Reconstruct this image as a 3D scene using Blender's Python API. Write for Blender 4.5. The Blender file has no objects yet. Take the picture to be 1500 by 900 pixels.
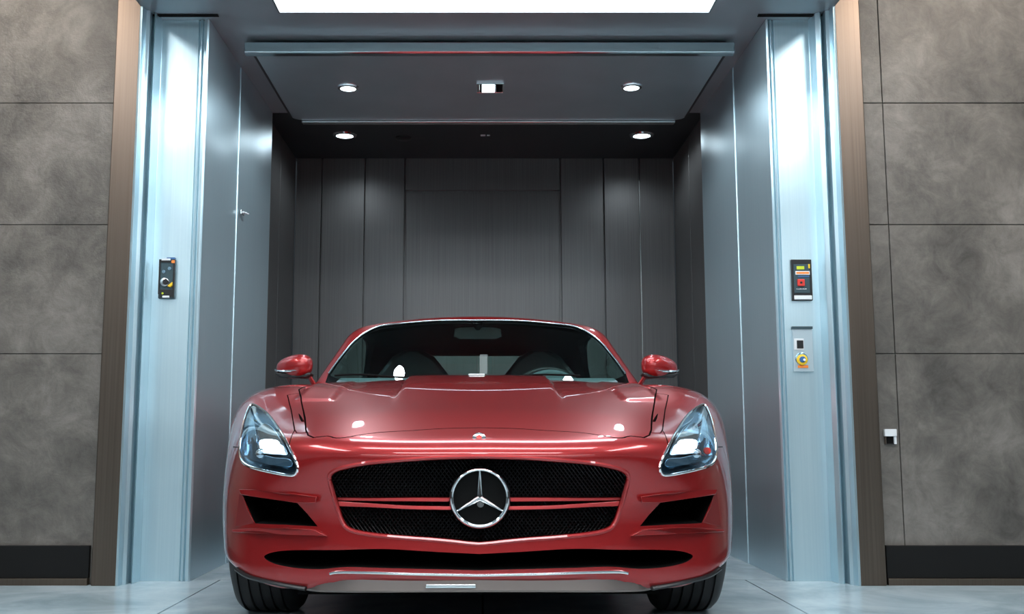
import bpy, bmesh, math, random
import numpy as np
from mathutils import Vector, Matrix
from mathutils.bvhtree import BVHTree
from mathutils.geometry import tessellate_polygon
random.seed(4)
scene = bpy.context.scene
COL = scene.collection
R = math.radians

# ------------------------------------------------------------------ camera, world, exposure
H = 0.65                      # camera height
PITCH = R(7.22)
F = 1500.0                    # focal length in pixels of the 1500 px wide frame
CX = 707.0
cam = bpy.data.cameras.new('camera'); camo = bpy.data.objects.new('camera', cam); COL.objects.link(camo)
cam.sensor_width = 36; cam.lens = 36.0 * F / 1500
cam.shift_x = (750 - CX) / 1500
camo.location = (0, 0, H); camo.rotation_euler = (R(90) + PITCH, 0, 0)
cam.clip_start = 0.05
scene.camera = camo
world = bpy.data.worlds.new('world'); scene.world = world; world.use_nodes = True
world.node_tree.nodes['Background'].inputs[0].default_value = (0.5, 0.6, 0.7, 1)
world.node_tree.nodes['Background'].inputs[1].default_value = 0.05
vs = scene.view_settings
vs.view_transform = 'Standard'; vs.look = 'None'; vs.gamma = 1; vs.use_curve_mapping = False
vs.exposure = 0.0
PANEL_POWER = 11.5             # glow of the light panel above the entrance
HALL_POWER = 16.0              # glow of the hall's ceiling strips
COOL = (0.80, 0.92, 1.0)
WARM = (1.0, 0.80, 0.60)

# ------------------------------------------------------------------ materials
def mat(name, col, rough=0.5, metal=0.0, coat=0.0, spec=0.5, coatr=0.03):
    m = bpy.data.materials.new(name); m.use_nodes = True
    b = m.node_tree.nodes['Principled BSDF']
    b.inputs['Base Color'].default_value = (*col, 1)
    b.inputs['Roughness'].default_value = rough
    b.inputs['Metallic'].default_value = metal
    b.inputs['Coat Weight'].default_value = coat
    b.inputs['Coat Roughness'].default_value = coatr
    b.inputs['Specular IOR Level'].default_value = spec
    return m
def nd(m, t, **kw):
    n = m.node_tree.nodes.new(t)
    for k, v in kw.items(): setattr(n, k, v)
    return n
def lk(m, a, b): m.node_tree.links.new(a, b)
def coords(m, scale, rot=(0, 0, 0)):
    tc = nd(m, 'ShaderNodeTexCoord'); mp = nd(m, 'ShaderNodeMapping')
    mp.inputs['Scale'].default_value = scale; mp.inputs['Rotation'].default_value = rot
    lk(m, tc.outputs['Object'], mp.inputs['Vector']); return mp.outputs['Vector']
def noise(m, vec, scale, detail=4, rough=0.5, dist=0.0):
    n = nd(m, 'ShaderNodeTexNoise'); n.inputs['Scale'].default_value = scale
    n.inputs['Detail'].default_value = detail; n.inputs['Roughness'].default_value = rough
    n.inputs['Distortion'].default_value = dist
    lk(m, vec, n.inputs['Vector']); return n.outputs['Fac']
def ramp(m, fac, stops):
    r = nd(m, 'ShaderNodeValToRGB'); e = r.color_ramp.elements
    e[0].position, e[0].color = stops[0][0], (*stops[0][1], 1)
    e[1].position, e[1].color = stops[-1][0], (*stops[-1][1], 1)
    for p, c in stops[1:-1]:
        x = e.new(p); x.color = (*c, 1)
    lk(m, fac, r.inputs[0]); return r.outputs[0]
def bump(m, h, strength, dist=0.01):
    b = nd(m, 'ShaderNodeBump'); b.inputs['Strength'].default_value = strength
    b.inputs['Distance'].default_value = dist
    lk(m, h, b.inputs['Height'])
    lk(m, b.outputs[0], m.node_tree.nodes['Principled BSDF'].inputs['Normal'])
def P(m): return m.node_tree.nodes['Principled BSDF']
def emis(name, col, strength):
    m = bpy.data.materials.new(name); m.use_nodes = True
    b = P(m); b.inputs['Base Color'].default_value = (*col, 1)
    b.inputs['Emission Color'].default_value = (*col, 1); b.inputs['Emission Strength'].default_value = strength
    return m
def glassmat(name, tint, refl=1.0, rough=0.0):
    m = bpy.data.materials.new(name); m.use_nodes = True; nt = m.node_tree; nt.nodes.clear()
    o = nt.nodes.new('ShaderNodeOutputMaterial'); mx = nt.nodes.new('ShaderNodeMixShader')
    t = nt.nodes.new('ShaderNodeBsdfTransparent'); g = nt.nodes.new('ShaderNodeBsdfGlossy')
    fr = nt.nodes.new('ShaderNodeFresnel'); fr.inputs[0].default_value = 1.5
    mm = nt.nodes.new('ShaderNodeMath'); mm.operation = 'MULTIPLY'; mm.inputs[1].default_value = refl; mm.use_clamp = True
    t.inputs[0].default_value = (*tint, 1); g.inputs['Roughness'].default_value = rough
    ge = nt.nodes.new('ShaderNodeNewGeometry'); inv = nt.nodes.new('ShaderNodeMath'); inv.operation = 'SUBTRACT'; inv.inputs[0].default_value = 1
    m2 = nt.nodes.new('ShaderNodeMath'); m2.operation = 'MULTIPLY'
    nt.links.new(ge.outputs['Backfacing'], inv.inputs[1]); nt.links.new(fr.outputs[0], mm.inputs[0])
    nt.links.new(mm.outputs[0], m2.inputs[0]); nt.links.new(inv.outputs[0], m2.inputs[1]); nt.links.new(m2.outputs[0], mx.inputs[0])
    nt.links.new(t.outputs[0], mx.inputs[1]); nt.links.new(g.outputs[0], mx.inputs[2])
    nt.links.new(mx.outputs[0], o.inputs[0]); return m

M = {}
def brushed(name, c0, c1, rough, vscale, horizontal=False, metal=1.0, wav=0.0):
    m = mat(name, c0, rough, metal)
    s = (3, 3, 160) if horizontal else (160, 160, 1.2)
    v = coords(m, s); n = noise(m, v, 1.0, 3)
    c = ramp(m, n, [(0.25, c0), (0.75, c1)]); lk(m, c, P(m).inputs['Base Color'])
    r = nd(m, 'ShaderNodeMapRange'); r.inputs[3].default_value = rough * 0.85; r.inputs[4].default_value = rough * 1.15
    lk(m, n, r.inputs[0]); lk(m, r.outputs[0], P(m).inputs['Roughness'])
    if wav:
        n2 = noise(m, coords(m, (1.2, 1.2, 1.6)), 1.0, 1); bump(m, n2, wav, 0.2)
    return m
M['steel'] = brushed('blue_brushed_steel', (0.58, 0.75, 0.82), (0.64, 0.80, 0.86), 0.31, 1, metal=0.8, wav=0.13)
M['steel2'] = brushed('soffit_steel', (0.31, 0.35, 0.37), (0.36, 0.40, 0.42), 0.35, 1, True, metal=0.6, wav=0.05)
M['cabin'] = brushed('dark_cabin_panel', (0.135, 0.132, 0.13), (0.195, 0.19, 0.186), 0.42, 1, metal=0.5, wav=0.04)
M['cabin_ceiling'] = brushed('cabin_ceiling_steel', (0.38, 0.47, 0.50), (0.46, 0.55, 0.58), 0.30, 1, True, metal=0.7, wav=0.04)
M['cabin_dark'] = mat('cabin_ceiling_dark', (0.07, 0.078, 0.085), 0.4, 0.8)
M['bronze'] = brushed('bronze_post', (0.15, 0.115, 0.092), (0.19, 0.148, 0.12), 0.36, 1)
M['chrome'] = mat('chrome', (0.85, 0.87, 0.88), 0.08, 1.0)
M['satin'] = mat('satin_metal', (0.6, 0.6, 0.6), 0.25, 1.0)
M['black'] = mat('black_plastic', (0.012, 0.012, 0.013), 0.35)
M['gap'] = mat('shadow_black', (0.005, 0.005, 0.005), 0.8, spec=0.1)  # flat black for cut walls, slots, star disc and wipers
M['mesh'] = mat('grille_mesh_black', (0.008, 0.008, 0.009), 0.25, 0.0, 0.0, 0.4)
M['rubber'] = mat('tire_rubber', (0.014, 0.014, 0.015), 0.55)
M['leather'] = mat('black_leather', (0.02, 0.022, 0.024), 0.45)
M['dash'] = mat('dashboard_grey', (0.12, 0.16, 0.17), 0.5)
M['skirting'] = mat('black_skirting', (0.010, 0.010, 0.010), 0.55, spec=0.15)
M['white'] = mat('white_plastic', (0.75, 0.78, 0.8), 0.4)
M['yellow'] = mat('yellow_plastic', (0.85, 0.55, 0.02), 0.4)
M['lime'] = mat('lime_plastic', (0.55, 0.65, 0.03), 0.4)
M['orange'] = mat('orange_plastic', (0.9, 0.25, 0.04), 0.4)
M['redbtn'] = mat('red_plastic', (0.65, 0.04, 0.03), 0.35)
M['bluep'] = mat('blue_plastic', (0.03, 0.12, 0.30), 0.4)
M['slate'] = mat('slate_plate', (0.05, 0.085, 0.10), 0.35, 0.4)
M['splitter'] = mat('satin_splitter', (0.20, 0.165, 0.15), 0.3, 0.6)
M['glass'] = glassmat('windshield_glass', (0.80, 0.90, 0.88), 0.8)
M['lens'] = glassmat('headlight_lens', (0.90, 0.96, 1.0), 1.3)
M['bezel'] = mat('headlight_bezel', (0.22, 0.34, 0.42), 0.18, 0.9)
M['reflector'] = mat('headlight_reflector', (0.75, 0.85, 0.92), 0.12, 1.0)
M['lamp_on'] = emis('headlight_lamp', (0.9, 0.96, 1.0), 2.5)
M['panel'] = emis('white_light_panel', COOL, PANEL_POWER)
M['strip'] = emis('hall_light_strip', (0.95, 0.98, 1.0), HALL_POWER)
M['downlight'] = emis('downlight_glow', (0.85, 0.97, 1.0), 3.5)

m = M['paint'] = mat('red_metallic_paint', (0.44, 0.013, 0.015), 0.34, 0.5, 1.0, 0.5, 0.02)
v = coords(m, (1, 1, 1)); n = noise(m, v, 900, 1)
r_ = ramp(m, n, [(0.3, (0.31, 0.009, 0.010)), (0.7, (0.38, 0.012, 0.013))]); lk(m, r_, P(m).inputs['Base Color'])

m = M['concrete'] = mat('stone_panel', (0.15, 0.14, 0.125), 0.42)
v = coords(m, (1, 1, 1))
n1 = noise(m, v, 1.7, 8, 0.62, 0.5); n2 = noise(m, v, 7, 9, 0.72, 0.5); n3 = noise(m, v, 60, 5, 0.7)
mx = nd(m, 'ShaderNodeMath', operation='MULTIPLY_ADD'); mx.inputs[1].default_value = 0.5; lk(m, n2, mx.inputs[0]); 
ml = nd(m, 'ShaderNodeMath', operation='MULTIPLY'); ml.inputs[1].default_value = 0.5; lk(m, n1, ml.inputs[0]); lk(m, ml.outputs[0], mx.inputs[2])
c = ramp(m, mx.outputs[0], [(0.36, (0.060, 0.054, 0.048)), (0.5, (0.135, 0.122, 0.108)), (0.64, (0.23, 0.21, 0.188))])
lk(m, c, P(m).inputs['Base Color'])
ad = nd(m, 'ShaderNodeMath', operation='ADD'); lk(m, n2, ad.inputs[0]); lk(m, n3, ad.inputs[1])
bump(m, ad.outputs[0], 0.25, 0.01)

m = M['floor'] = mat('polished_floor_tile', (0.3, 0.35, 0.37), 0.12)
v = coords(m, (1, 1, 1))
n1 = noise(m, v, 2.2, 8, 0.65, 0.6)
c = ramp(m, n1, [(0.3, (0.30, 0.38, 0.41)), (0.5, (0.45, 0.54, 0.58)), (0.72, (0.60, 0.68, 0.72))])
br = nd(m, 'ShaderNodeTexBrick'); br.offset = 0.5
br.inputs['Scale'].default_value = 1.0; br.inputs['Mortar Size'].default_value = 0.004
br.inputs['Brick Width'].default_value = 1.2; br.inputs['Row Height'].default_value = 1.2
br.inputs['Mortar'].default_value = (0.07, 0.09, 0.10, 1)
lk(m, coords(m, (1, 1, 1), (0, 0, R(0))), br.inputs['Vector']); lk(m, c, br.inputs['Color1']); lk(m, c, br.inputs['Color2'])
lk(m, br.outputs['Color'], P(m).inputs['Base Color'])
n4 = noise(m, v, 5, 5, 0.6); mr = nd(m, 'ShaderNodeMapRange'); mr.inputs[3].default_value = 0.06; mr.inputs[4].default_value = 0.26
lk(m, n4, mr.inputs[0]); lk(m, mr.outputs[0], P(m).inputs['Roughness'])

# ------------------------------------------------------------------ mesh helpers
def finish(o, m=None, parent=None, smooth=0):
    if m is not None and not o.data.materials: o.data.materials.append(m)
    if smooth:
        o.data.polygons.foreach_set('use_smooth', [True] * len(o.data.polygons))
        o.data.set_sharp_from_angle(angle=R(smooth))
    o.data.update()
    if parent is not None: o.parent = parent
    return o
def mk(name, bm, m=None, parent=None, smooth=0, bevel=0.0):
    bmesh.ops.recalc_face_normals(bm, faces=bm.faces)
    me = bpy.data.meshes.new(name); bm.to_mesh(me); bm.free()
    o = bpy.data.objects.new(name, me); COL.objects.link(o)
    if bevel:
        md = o.modifiers.new('bevel', 'BEVEL'); md.width = bevel; md.segments = 3; md.limit_method = 'ANGLE'; md.angle_limit = R(40)
        md.harden_normals = False
    return finish(o, m, parent, smooth)
def box(bm, x0, x1, y0, y1, z0, z1, mi=0):
    vs_ = [bm.verts.new(p) for p in [(x0,y0,z0),(x1,y0,z0),(x1,y1,z0),(x0,y1,z0),(x0,y0,z1),(x1,y0,z1),(x1,y1,z1),(x0,y1,z1)]]
    for f in [(3,2,1,0),(4,5,6,7),(0,1,5,4),(1,2,6,5),(2,3,7,6),(3,0,4,7)]:
        bm.faces.new([vs_[i] for i in f]).material_index = mi
def prism(bm, pts, axis, a, b, mi=0):
    """closed polygon pts (2D) extruded along axis from a to b. axis Y: pts=(x,z); Z: (x,y); X: (y,z)"""
    def q(p, t):
        return {'Y': (p[0], t, p[1]), 'Z': (p[0], p[1], t), 'X': (t, p[0], p[1])}[axis]
    n = len(pts); A = [bm.verts.new(q(p, a)) for p in pts]; B = [bm.verts.new(q(p, b)) for p in pts]
    tris = tessellate_polygon([[Vector((p[0], p[1], 0)) for p in pts]])
    for t in tris:
        try:
            bm.faces.new([A[i] for i in t]).material_index = mi; bm.faces.new([B[i] for i in reversed(t)]).material_index = mi
        except ValueError: pass
    for i in range(n):
        j = (i + 1) % n
        bm.faces.new([A[i], A[j], B[j], B[i]]).material_index = mi
def lathe(bm, prof, axis='Z', center=(0, 0, 0), seg=32, mi=0):
    """prof: (radius, height) list; revolve around axis"""
    rings = []
    for (r, h) in prof:
        ring = []
        for k in range(seg):
            a = 2 * math.pi * k / seg; c, s = r * math.cos(a), r * math.sin(a)
            p = {'Z': (c, s, h), 'Y': (c, h, s), 'X': (h, c, s)}[axis]
            ring.append(bm.verts.new((p[0]+center[0], p[1]+center[1], p[2]+center[2])))
        rings.append(ring)
    for a, b in zip(rings[:-1], rings[1:]):
        for k in range(seg):
            j = (k + 1) % seg
            bm.faces.new([a[k], a[j], b[j], b[k]]).material_index = mi
    for ring, h in ((rings[0], prof[0]), (rings[-1], prof[-1])):
        if h[0] > 1e-6: bm.faces.new(ring).material_index = mi
def tube(bm, pts, rad, closed=False, seg=8, up=Vector((0, 0, 1)), flat=1.0, mi=0):
    """sweep an ellipse (rad, rad*flat) along pts"""
    pts = [Vector(p) for p in pts]; n = len(pts); rings = []
    for i, p in enumerate(pts):
        if closed: t = pts[(i+1) % n] - pts[i-1]
        else: t = pts[min(i+1, n-1)] - pts[max(i-1, 0)]
        t.normalize(); a = t.cross(up)
        if a.length < 1e-4: a = t.cross(Vector((1, 0, 0)))
        a.normalize(); b = a.cross(t).normalized()
        r = rad[i] if isinstance(rad, (list, tuple)) else rad
        rings.append([bm.verts.new(p + a * (r * math.cos(2*math.pi*k/seg)) + b * (r * flat * math.sin(2*math.pi*k/seg))) for k in range(seg)])
    m_ = n if closed else n - 1
    for i in range(m_):
        A, B = rings[i], rings[(i+1) % n]
        for k in range(seg):
            j = (k+1) % seg; bm.faces.new([A[k], A[j], B[j], B[k]]).material_index = mi
    if not closed:
        bm.faces.new(rings[0]).material_index = mi; bm.faces.new(rings[-1]).material_index = mi
def catmull(pts, sub=6, closed=False):
    out = []; n = len(pts); pts = [np.array(p, float) for p in pts]
    for i in range(n if closed else n - 1):
        if closed: p0, p1, p2, p3 = pts[i-1], pts[i], pts[(i+1) % n], pts[(i+2) % n]
        else: p0, p1, p2, p3 = pts[max(i-1, 0)], pts[i], pts[i+1], pts[min(i+2, n-1)]
        for k in range(sub):
            t = k / sub
            out.append(tuple(0.5*((2*p1)+(-p0+p2)*t+(2*p0-5*p1+4*p2-p3)*t*t+(-p0+3*p1-3*p2+p3)*t**3)))
    if not closed: out.append(tuple(pts[-1]))
    return out
def tag(o, label=None, cat=None, group=None, kind=None):
    if label: o['label'] = label
    if cat: o['category'] = cat
    if group: o['group'] = group
    if kind: o['kind'] = kind
    return o
def empty(name, loc, rz=0.0):
    o = bpy.data.objects.new(name, None); COL.objects.link(o); o.location = loc; o.rotation_euler = (0, 0, rz)
    o.empty_display_size = 0.1; return o
def struct(name, bm, m, smooth=0, bevel=0): return tag(mk(name, bm, m, None, smooth, bevel), kind='structure')

sP, cP = math.sin(PITCH), math.cos(PITCH)
def ray(px, py, cx=CX):
    u = (px - cx) / F; v = (450 - py) / F
    return Vector((u, cP - v * sP, sP + v * cP))
def at_y(px, py, Y, cx=CX):              # where the sight line meets the upright plane y = Y
    d = ray(px, py, cx); t = Y / d.y
    return Vector((d.x * t, Y, H + d.z * t))
def at_z(px, py, Z, cx=CX):              # ... and the level plane z = Z
    d = ray(px, py, cx); t = (Z - H) / d.z
    return Vector((d.x * t, d.y * t, Z))

# ------------------------------------------------------------------ the hall and the lift
YW = 4.63        # front plane of stone walls / bronze posts
YF = 4.76        # steel face plane
YC = 5.40        # joint between the two reveal panels
YE = 6.20        # inner end of the reveal
YB = 8.00        # back wall of the cabin
ZS = 2.66        # soffit
ZC = 2.866       # cabin ceiling
HALL_H = 3.5
XL, XR = -1.325, 1.372

bm = bmesh.new(); box(bm, -6, 6, -5, YB + 0.1, -0.1, 0.0)
struct('floor', bm, M['floor'])
bm = bmesh.new(); box(bm, -6, 6, -5, 5.0, HALL_H, HALL_H + 0.1)
struct('ceiling', bm, mat('hall_ceiling', (0.55, 0.60, 0.63), 0.7))
bm = bmesh.new(); box(bm, -6, 6, -5.0, -4.93, 0, 1.4); struct('trim_8', bm, mat('dark_wainscot', (0.03, 0.03, 0.03), 0.5))  # added unseen dark band, keeps bounce light off the car front
for nm, a, b in (('trim_9', -6, -5.93), ('trim_10', 5.93, 6)):  # same added band along the unseen side walls
    bm = bmesh.new(); box(bm, a, b, -4.93, YW, 0, 1.4); struct(nm, bm, bpy.data.materials['dark_wainscot'])
bm = bmesh.new(); box(bm, -6, 6, -5.1, -5, 0, HALL_H); struct('wall_front', bm, mat('hall_front_wall', (0.74, 0.80, 0.83), 0.6))
hall_side = mat('hall_side_wall', (0.40, 0.45, 0.48), 0.5)
bm = bmesh.new(); box(bm, -6.1, -6, -5, YW + .3, 0, HALL_H); struct('wall_far_left', bm, hall_side)
bm = bmesh.new(); box(bm, 6, 6.1, -5, YW + .3, 0, HALL_H); struct('wall_far_right', bm, hall_side)

def stone_wall(name, xa, xb, xjoints, zj):
    bm = bmesh.new()
    xs = [xa] + xjoints + [xb]
    for a, b in zip(xs[:-1], xs[1:]):
        for z0, z1 in zip(zj[:-1], zj[1:]):
            box(bm, a + 0.002, b - 0.002, YW + 0.02, YW + 0.10, z0 + 0.002, z1 - 0.002)
    box(bm, xa, xb, YW + 0.03, YW + 0.3, 0, HALL_H)
    return struct(name, bm, M['concrete'], bevel=0.002)
zj = [0.0] + [at_y(100, y, YW).z for y in (518, 328, 149)]
zj += [zj[-1] + (zj[-1] - zj[-2]), HALL_H]
xl_joint = at_y(146, 600, YW).x; xr_joint = at_y(1313, 500, YW).x
pl0, pl1 = at_y(135, 857, YW).x, at_y(172, 857, YW).x
pr0, pr1 = at_y(1258, 857, YW).x, at_y(1297, 857, YW).x
stone_wall('wall_left', -6, pl0, [-5.3, -4.1, -2.9, xl_joint], zj)
stone_wall('wall_right', pr1, 6, [xr_joint, xr_joint + 1.2, xr_joint + 2.4, xr_joint + 3.6], zj)
zb = at_y(60, 800, YW).z
for nm, a, b in (('baseboard_left', -6, at_y(130, 830, YW).x), ('baseboard_right', at_y(1299, 830, YW).x, 6)):
    bm = bmesh.new(); box(bm, a, b, YW - 0.002, YW + 0.02, 0.03, zb); struct(nm, bm, M['skirting'], bevel=0.002)
    bm = bmesh.new(); box(bm, a, b, YW - 0.012, YW + 0.02, 0.0, 0.03); struct('trim_' + ('1' if a < 0 else '2'), bm, M['bronze'], bevel=0.002)
for nm, a, b in (('trim_3', pl0, pl1), ('trim_4', pr0, pr1)):     # bronze posts
    bm = bmesh.new(); box(bm, a, b, YW - 0.02, YW + 0.2, 0, HALL_H); struct(nm, bm, M['bronze'], bevel=0.004)

# fluted steel jambs: plan profile pulled up
def jamb(name, s, x_out, x_face0, x_face1, x_rev):
    """s = -1 left, +1 right; x positions as positive distances from x=0"""
    w = x_out - x_face0
    prof = [(x_out, YW + .15), (x_out, YW - .03), (x_out - .012, YW - .034), (x_out - .016, YW + .012), (x_out - .030, YW + .02),
            (x_out - .031, YW + .10), (x_out - .041, YW + .10), (x_out - .043, YW + .045), (x_out - .052, YW + .035),
            (x_face0 + .006, YW + .05), (x_face0, YF)]
    prof += [(x_face1, YF), (x_face1 - .002, YF + .012), (x_face1 - .007, YF + .012), (x_face1 - .010, YF - .006), (x_face1 - .019, YF - .008), (x_face1 - .022, YF + .010), (x_face1 - .027, YF + .010),
             (x_face1 - .030, YF - .010), (x_rev + .008, YF - .012), (x_rev, YF - .004), (x_rev, YC - .004), (x_rev + .006, YC - .002), (x_rev + .006, YC + .004), (x_rev - .004, YC + .006),
             (x_rev - .012, YE), (x_out, YE)]
    bm = bmesh.new(); prism(bm, [(s * a, b) for a, b in prof], 'Z', 0.0, ZS + 0.0)
    return struct(name, bm, M['steel'], bevel=0.0015)
fl0, fl1 = at_y(205, 852, YF).x, at_y(262, 852, YF).x
fr1, fr0 = at_y(1163, 852, YF).x, at_y(1218, 852, YF).x
jamb('trim_5', -1, -pl1, -fl0, -fl1, -XL)
jamb('trim_6', 1, pr0, fr0, fr1, XR)

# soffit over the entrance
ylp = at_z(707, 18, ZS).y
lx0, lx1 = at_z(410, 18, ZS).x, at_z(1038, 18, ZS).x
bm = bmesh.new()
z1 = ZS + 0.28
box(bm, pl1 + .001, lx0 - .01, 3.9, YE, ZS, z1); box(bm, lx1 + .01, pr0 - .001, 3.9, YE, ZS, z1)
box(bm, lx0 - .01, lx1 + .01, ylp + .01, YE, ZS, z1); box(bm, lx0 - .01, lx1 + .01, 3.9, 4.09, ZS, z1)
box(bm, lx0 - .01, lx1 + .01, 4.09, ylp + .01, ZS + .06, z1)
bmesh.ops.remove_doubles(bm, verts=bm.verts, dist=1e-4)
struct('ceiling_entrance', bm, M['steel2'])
bm = bmesh.new(); box(bm, pl1 + .001, pr0 - .001, YW + .02, YW + .3, z1, HALL_H)
struct('wall_above_entrance', bm, M['concrete'])
# the glowing panel
lp = empty('ceiling_light_panel', ((lx0 + lx1) / 2, 4.4, ZS))
bm = bmesh.new(); box(bm, lx0 - lp.location.x, lx1 - lp.location.x, 4.10 - 4.4, ylp - 4.4, 0.004, 0.03)
mk('diffuser', bm, M['panel'], lp)
bm = bmesh.new()
a, b, c_, d_ = lx0 - lp.location.x - .009, lx1 - lp.location.x + .009, 4.091 - 4.4, ylp - 4.4 + .009
for q in ((a, a + .009, c_, d_), (b - .009, b, c_, d_), (a + .009, b - .009, c_, c_ + .009), (a + .009, b - .009, d_ - .009, d_)): box(bm, *q, 0.0, 0.035)
mk('frame', bm, M['satin'], lp)
tag(lp, 'long glowing white light panel recessed above the lift entrance', 'ceiling light')
# slots at the face tops
for k, (xa, xb) in enumerate(((208, 320), (1110, 1216))):
    a_ = at_z(xa, 22, ZS); b_ = at_z(xb, 22, ZS)
    bm = bmesh.new(); box(bm, a_.x, b_.x, a_.y - .012, a_.y + .012, ZS - .006, ZS - .0005)
    o = mk('ceiling_slot', bm, M['gap'], bevel=.002)
    tag(o, ['black narrow slot over the left steel jamb', 'black narrow slot over the right steel jamb'][k], 'slot vent')

# lift cabin
cbl, cbr = at_y(430, 400, YB).x, at_y(990, 400, YB).x
seams = [at_y(x, 400, YB).x for x in (469, 533, 592, 822, 886, 939)]
zdoor = at_y(707, 279, YB).z
bm = bmesh.new()
xs = [cbl] + seams + [cbr]
for i, (a, b) in enumerate(zip(xs[:-1], xs[1:])):
    if i == 3: box(bm, a + .006, b - .006, YB - .0, YB + .04, zdoor + .003, ZC)
    else: box(bm, a + .006, b - .006, YB, YB + .04, 0, ZC)
box(bm, cbl, cbr, YB + .035, YB + .1, 0, ZC)
struct('wall_cabin_back', bm, M['cabin'], bevel=.002)
d = bpy.data.objects
bm = bmesh.new(); box(bm, seams[2] + .012, seams[3] - .012, YB + .026, YB + .034, 0.005, zdoor - .016)
struct('door_1', bm, M['cabin'], bevel=.002)
bm = bmesh.new(); box(bm, seams[5] - .005, seams[5] + .004, YB - .004, YB + .02, 0.0, at_y(940, 265, YB).z); struct('trim_7', bm, M['satin'])
for nm, xa, xb in (('wall_cabin_left', cbl - .06, cbl), ('wall_cabin_right', cbr, cbr + .06)):
    bm = bmesh.new()
    for k in range(3):
        y0 = YE + .002 + k * (YB - YE) / 3; y1 = y0 + (YB - YE) / 3 - .006
        box(bm, xa, xb, y0, y1, 0, ZC)
    xo = xa if xa < 0 else xa + .02
    box(bm, xo, xo + .04, YE, YB + .04, 0, ZC)
    struct(nm, bm, M['cabin'], bevel=.002)
bm = bmesh.new(); box(bm, cbl - .06, cbr + .06, YE, YB + .1, ZC, ZC + .06)
struct('ceiling_cabin', bm, M['cabin_dark'])

# suspended ceiling tray of the cabin with its polished bars
ZT = 2.60
t0 = at_z(717, 78, ZT).y; t1 = at_z(717, 176, ZT).y
txl, txr = at_z(372, 80, ZT).x, at_z(1062, 80, ZT).x
tr = empty('ceiling_tray', ((txl + txr) / 2, (t0 + t1) / 2, ZT))
cxt, cyt = tr.location.x, tr.location.y
hw, hd = (txr - txl) / 2, (t1 - t0) / 2
def rrect(hw, hd, r, n=6, corners=(1, 1, 1, 1)):
    out = []
    for k, (sx, sy) in enumerate(((1, 1), (-1, 1), (-1, -1), (1, -1))):
        rr = r if corners[k] else 0.002
        for i in range(n + 1):
            a = math.pi / 2 * (k + i / n)
            out.append((sx * (hw - rr) + rr * math.cos(a), sy * (hd - rr) + rr * math.sin(a)))
    return out
bm = bmesh.new(); prism(bm, rrect(hw, hd, .07, corners=(1, 1, 0, 0)), 'Z', 0, .045)
mk('panel', bm, M['cabin_ceiling'], tr, bevel=.003)
bm = bmesh.new(); prism(bm, [(-.032, -.010), (-.026, -.018), (.020, -.018), (.034, .0), (.034, .04), (-.032, .04)], 'X', -hw - .035, hw + .035)
o = mk('front_bar', bm, M['chrome'], tr, bevel=.006); o.location = (0, -hd - .02, .0)
o.data.materials.clear(); o.data.materials.append(mat('polished_bar', (0.42, 0.50, 0.53), .12, 1.0))
bm = bmesh.new(); prism(bm, [(-.022, -.012), (.028, -.012), (.028, .03), (-.022, .03)], 'X', -hw + .05, hw - .05)
o = mk('rear_bar', bm, M['satin'], tr, bevel=.004); o.location = (0, hd + .03, .0)
for s in (-1, 1):
    bm = bmesh.new(); box(bm, s * hw - .006, s * hw + .006, -hd + .01, hd - .06, -.004, .05); mk('side_rail', bm, M['black'], tr, bevel=.002)
for sx in (-1, 1):
    for sy in (-1, 1):
        bm = bmesh.new(); lathe(bm, [(.012, .045), (.012, (ZS if sy < 0 else ZS) - ZT)], 'Z', (sx * hw * .8, sy * hd * .7, 0), 12); mk('hanger', bm, M['satin'], tr, 40)
tag(tr, 'wide blue-grey steel ceiling tray with polished front bar hanging in the lift', 'ceiling panel')

def downlight(px, py, Z, r, label, power, light=True):
    p = at_z(px, py, Z)
    t = empty('downlight', (p.x, p.y, Z))
    bm = bmesh.new(); lathe(bm, [(r * .80, -.001), (r * .84, -.010), (r * 1.12, -.008), (r * 1.2, -.0), ], 'Z', seg=32)
    bm.faces.ensure_lookup_table()
    for f in [f for f in bm.faces if len(f.verts) > 4]: bm.faces.remove(f)
    mk('trim_ring', bm, M['chrome'], t, 40)
    bm = bmesh.new(); lathe(bm, [(r * .80, -.0005), (r * .78, -.009), (r * .5, -.013), (0.0001, -.014)], 'Z', seg=32); mk('lens', bm, M['downlight'], t, 60)
    if light:
        ld = bpy.data.lights.new('downlight_lamp', 'SPOT'); ld.energy = power; ld.color = COOL; ld.spot_size = R(165); ld.spot_blend = .6; ld.shadow_soft_size = .05
        lo = bpy.data.objects.new('downlight_lamp', ld); COL.objects.link(lo); lo.parent = t; lo.location = (0, 0, -.05)
    return tag(t, label, 'ceiling light', 'round downlights in the lift ceiling')
downlight(510, 128, ZT, .052, 'round white downlight at the left of the suspended lift ceiling tray', 27)
downlight(925, 127, ZT, .052, 'round white downlight at the right of the suspended lift ceiling tray', 27)
downlight(505, 198, ZC, .076, 'round white downlight in the dark rear ceiling of the lift, left side', 8)
downlight(940, 198, ZC, .076, 'round white downlight in the dark rear ceiling of the lift, right side', 8)
p = at_z(717, 127, ZT); t = empty('square_ceiling_light', (p.x, p.y, ZT))
bm = bmesh.new()
for q in ((-.072, .080, -.075, -.068), (-.072, .080, .068, .075), (-.072, -.055, -.068, .068), (.030, .038, -.068, .068), (.072, .080, -.068, .068)): box(bm, *q, -.012, 0)
mk('frame', bm, M['chrome'], t, bevel=.002)
bm = bmesh.new(); box(bm, -.042, .028, -.066, .066, -.012, -.002); mk('diffuser', bm, M['downlight'], t, bevel=.003)
bm = bmesh.new(); box(bm, -.055, -.042, -.066, .066, -.008, 0); mk('backplate', bm, M['gap'], t)
bm = bmesh.new(); box(bm, .038, .072, -.068, .068, -.006, 0); mk('side_window', bm, M['gap'], t)
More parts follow.
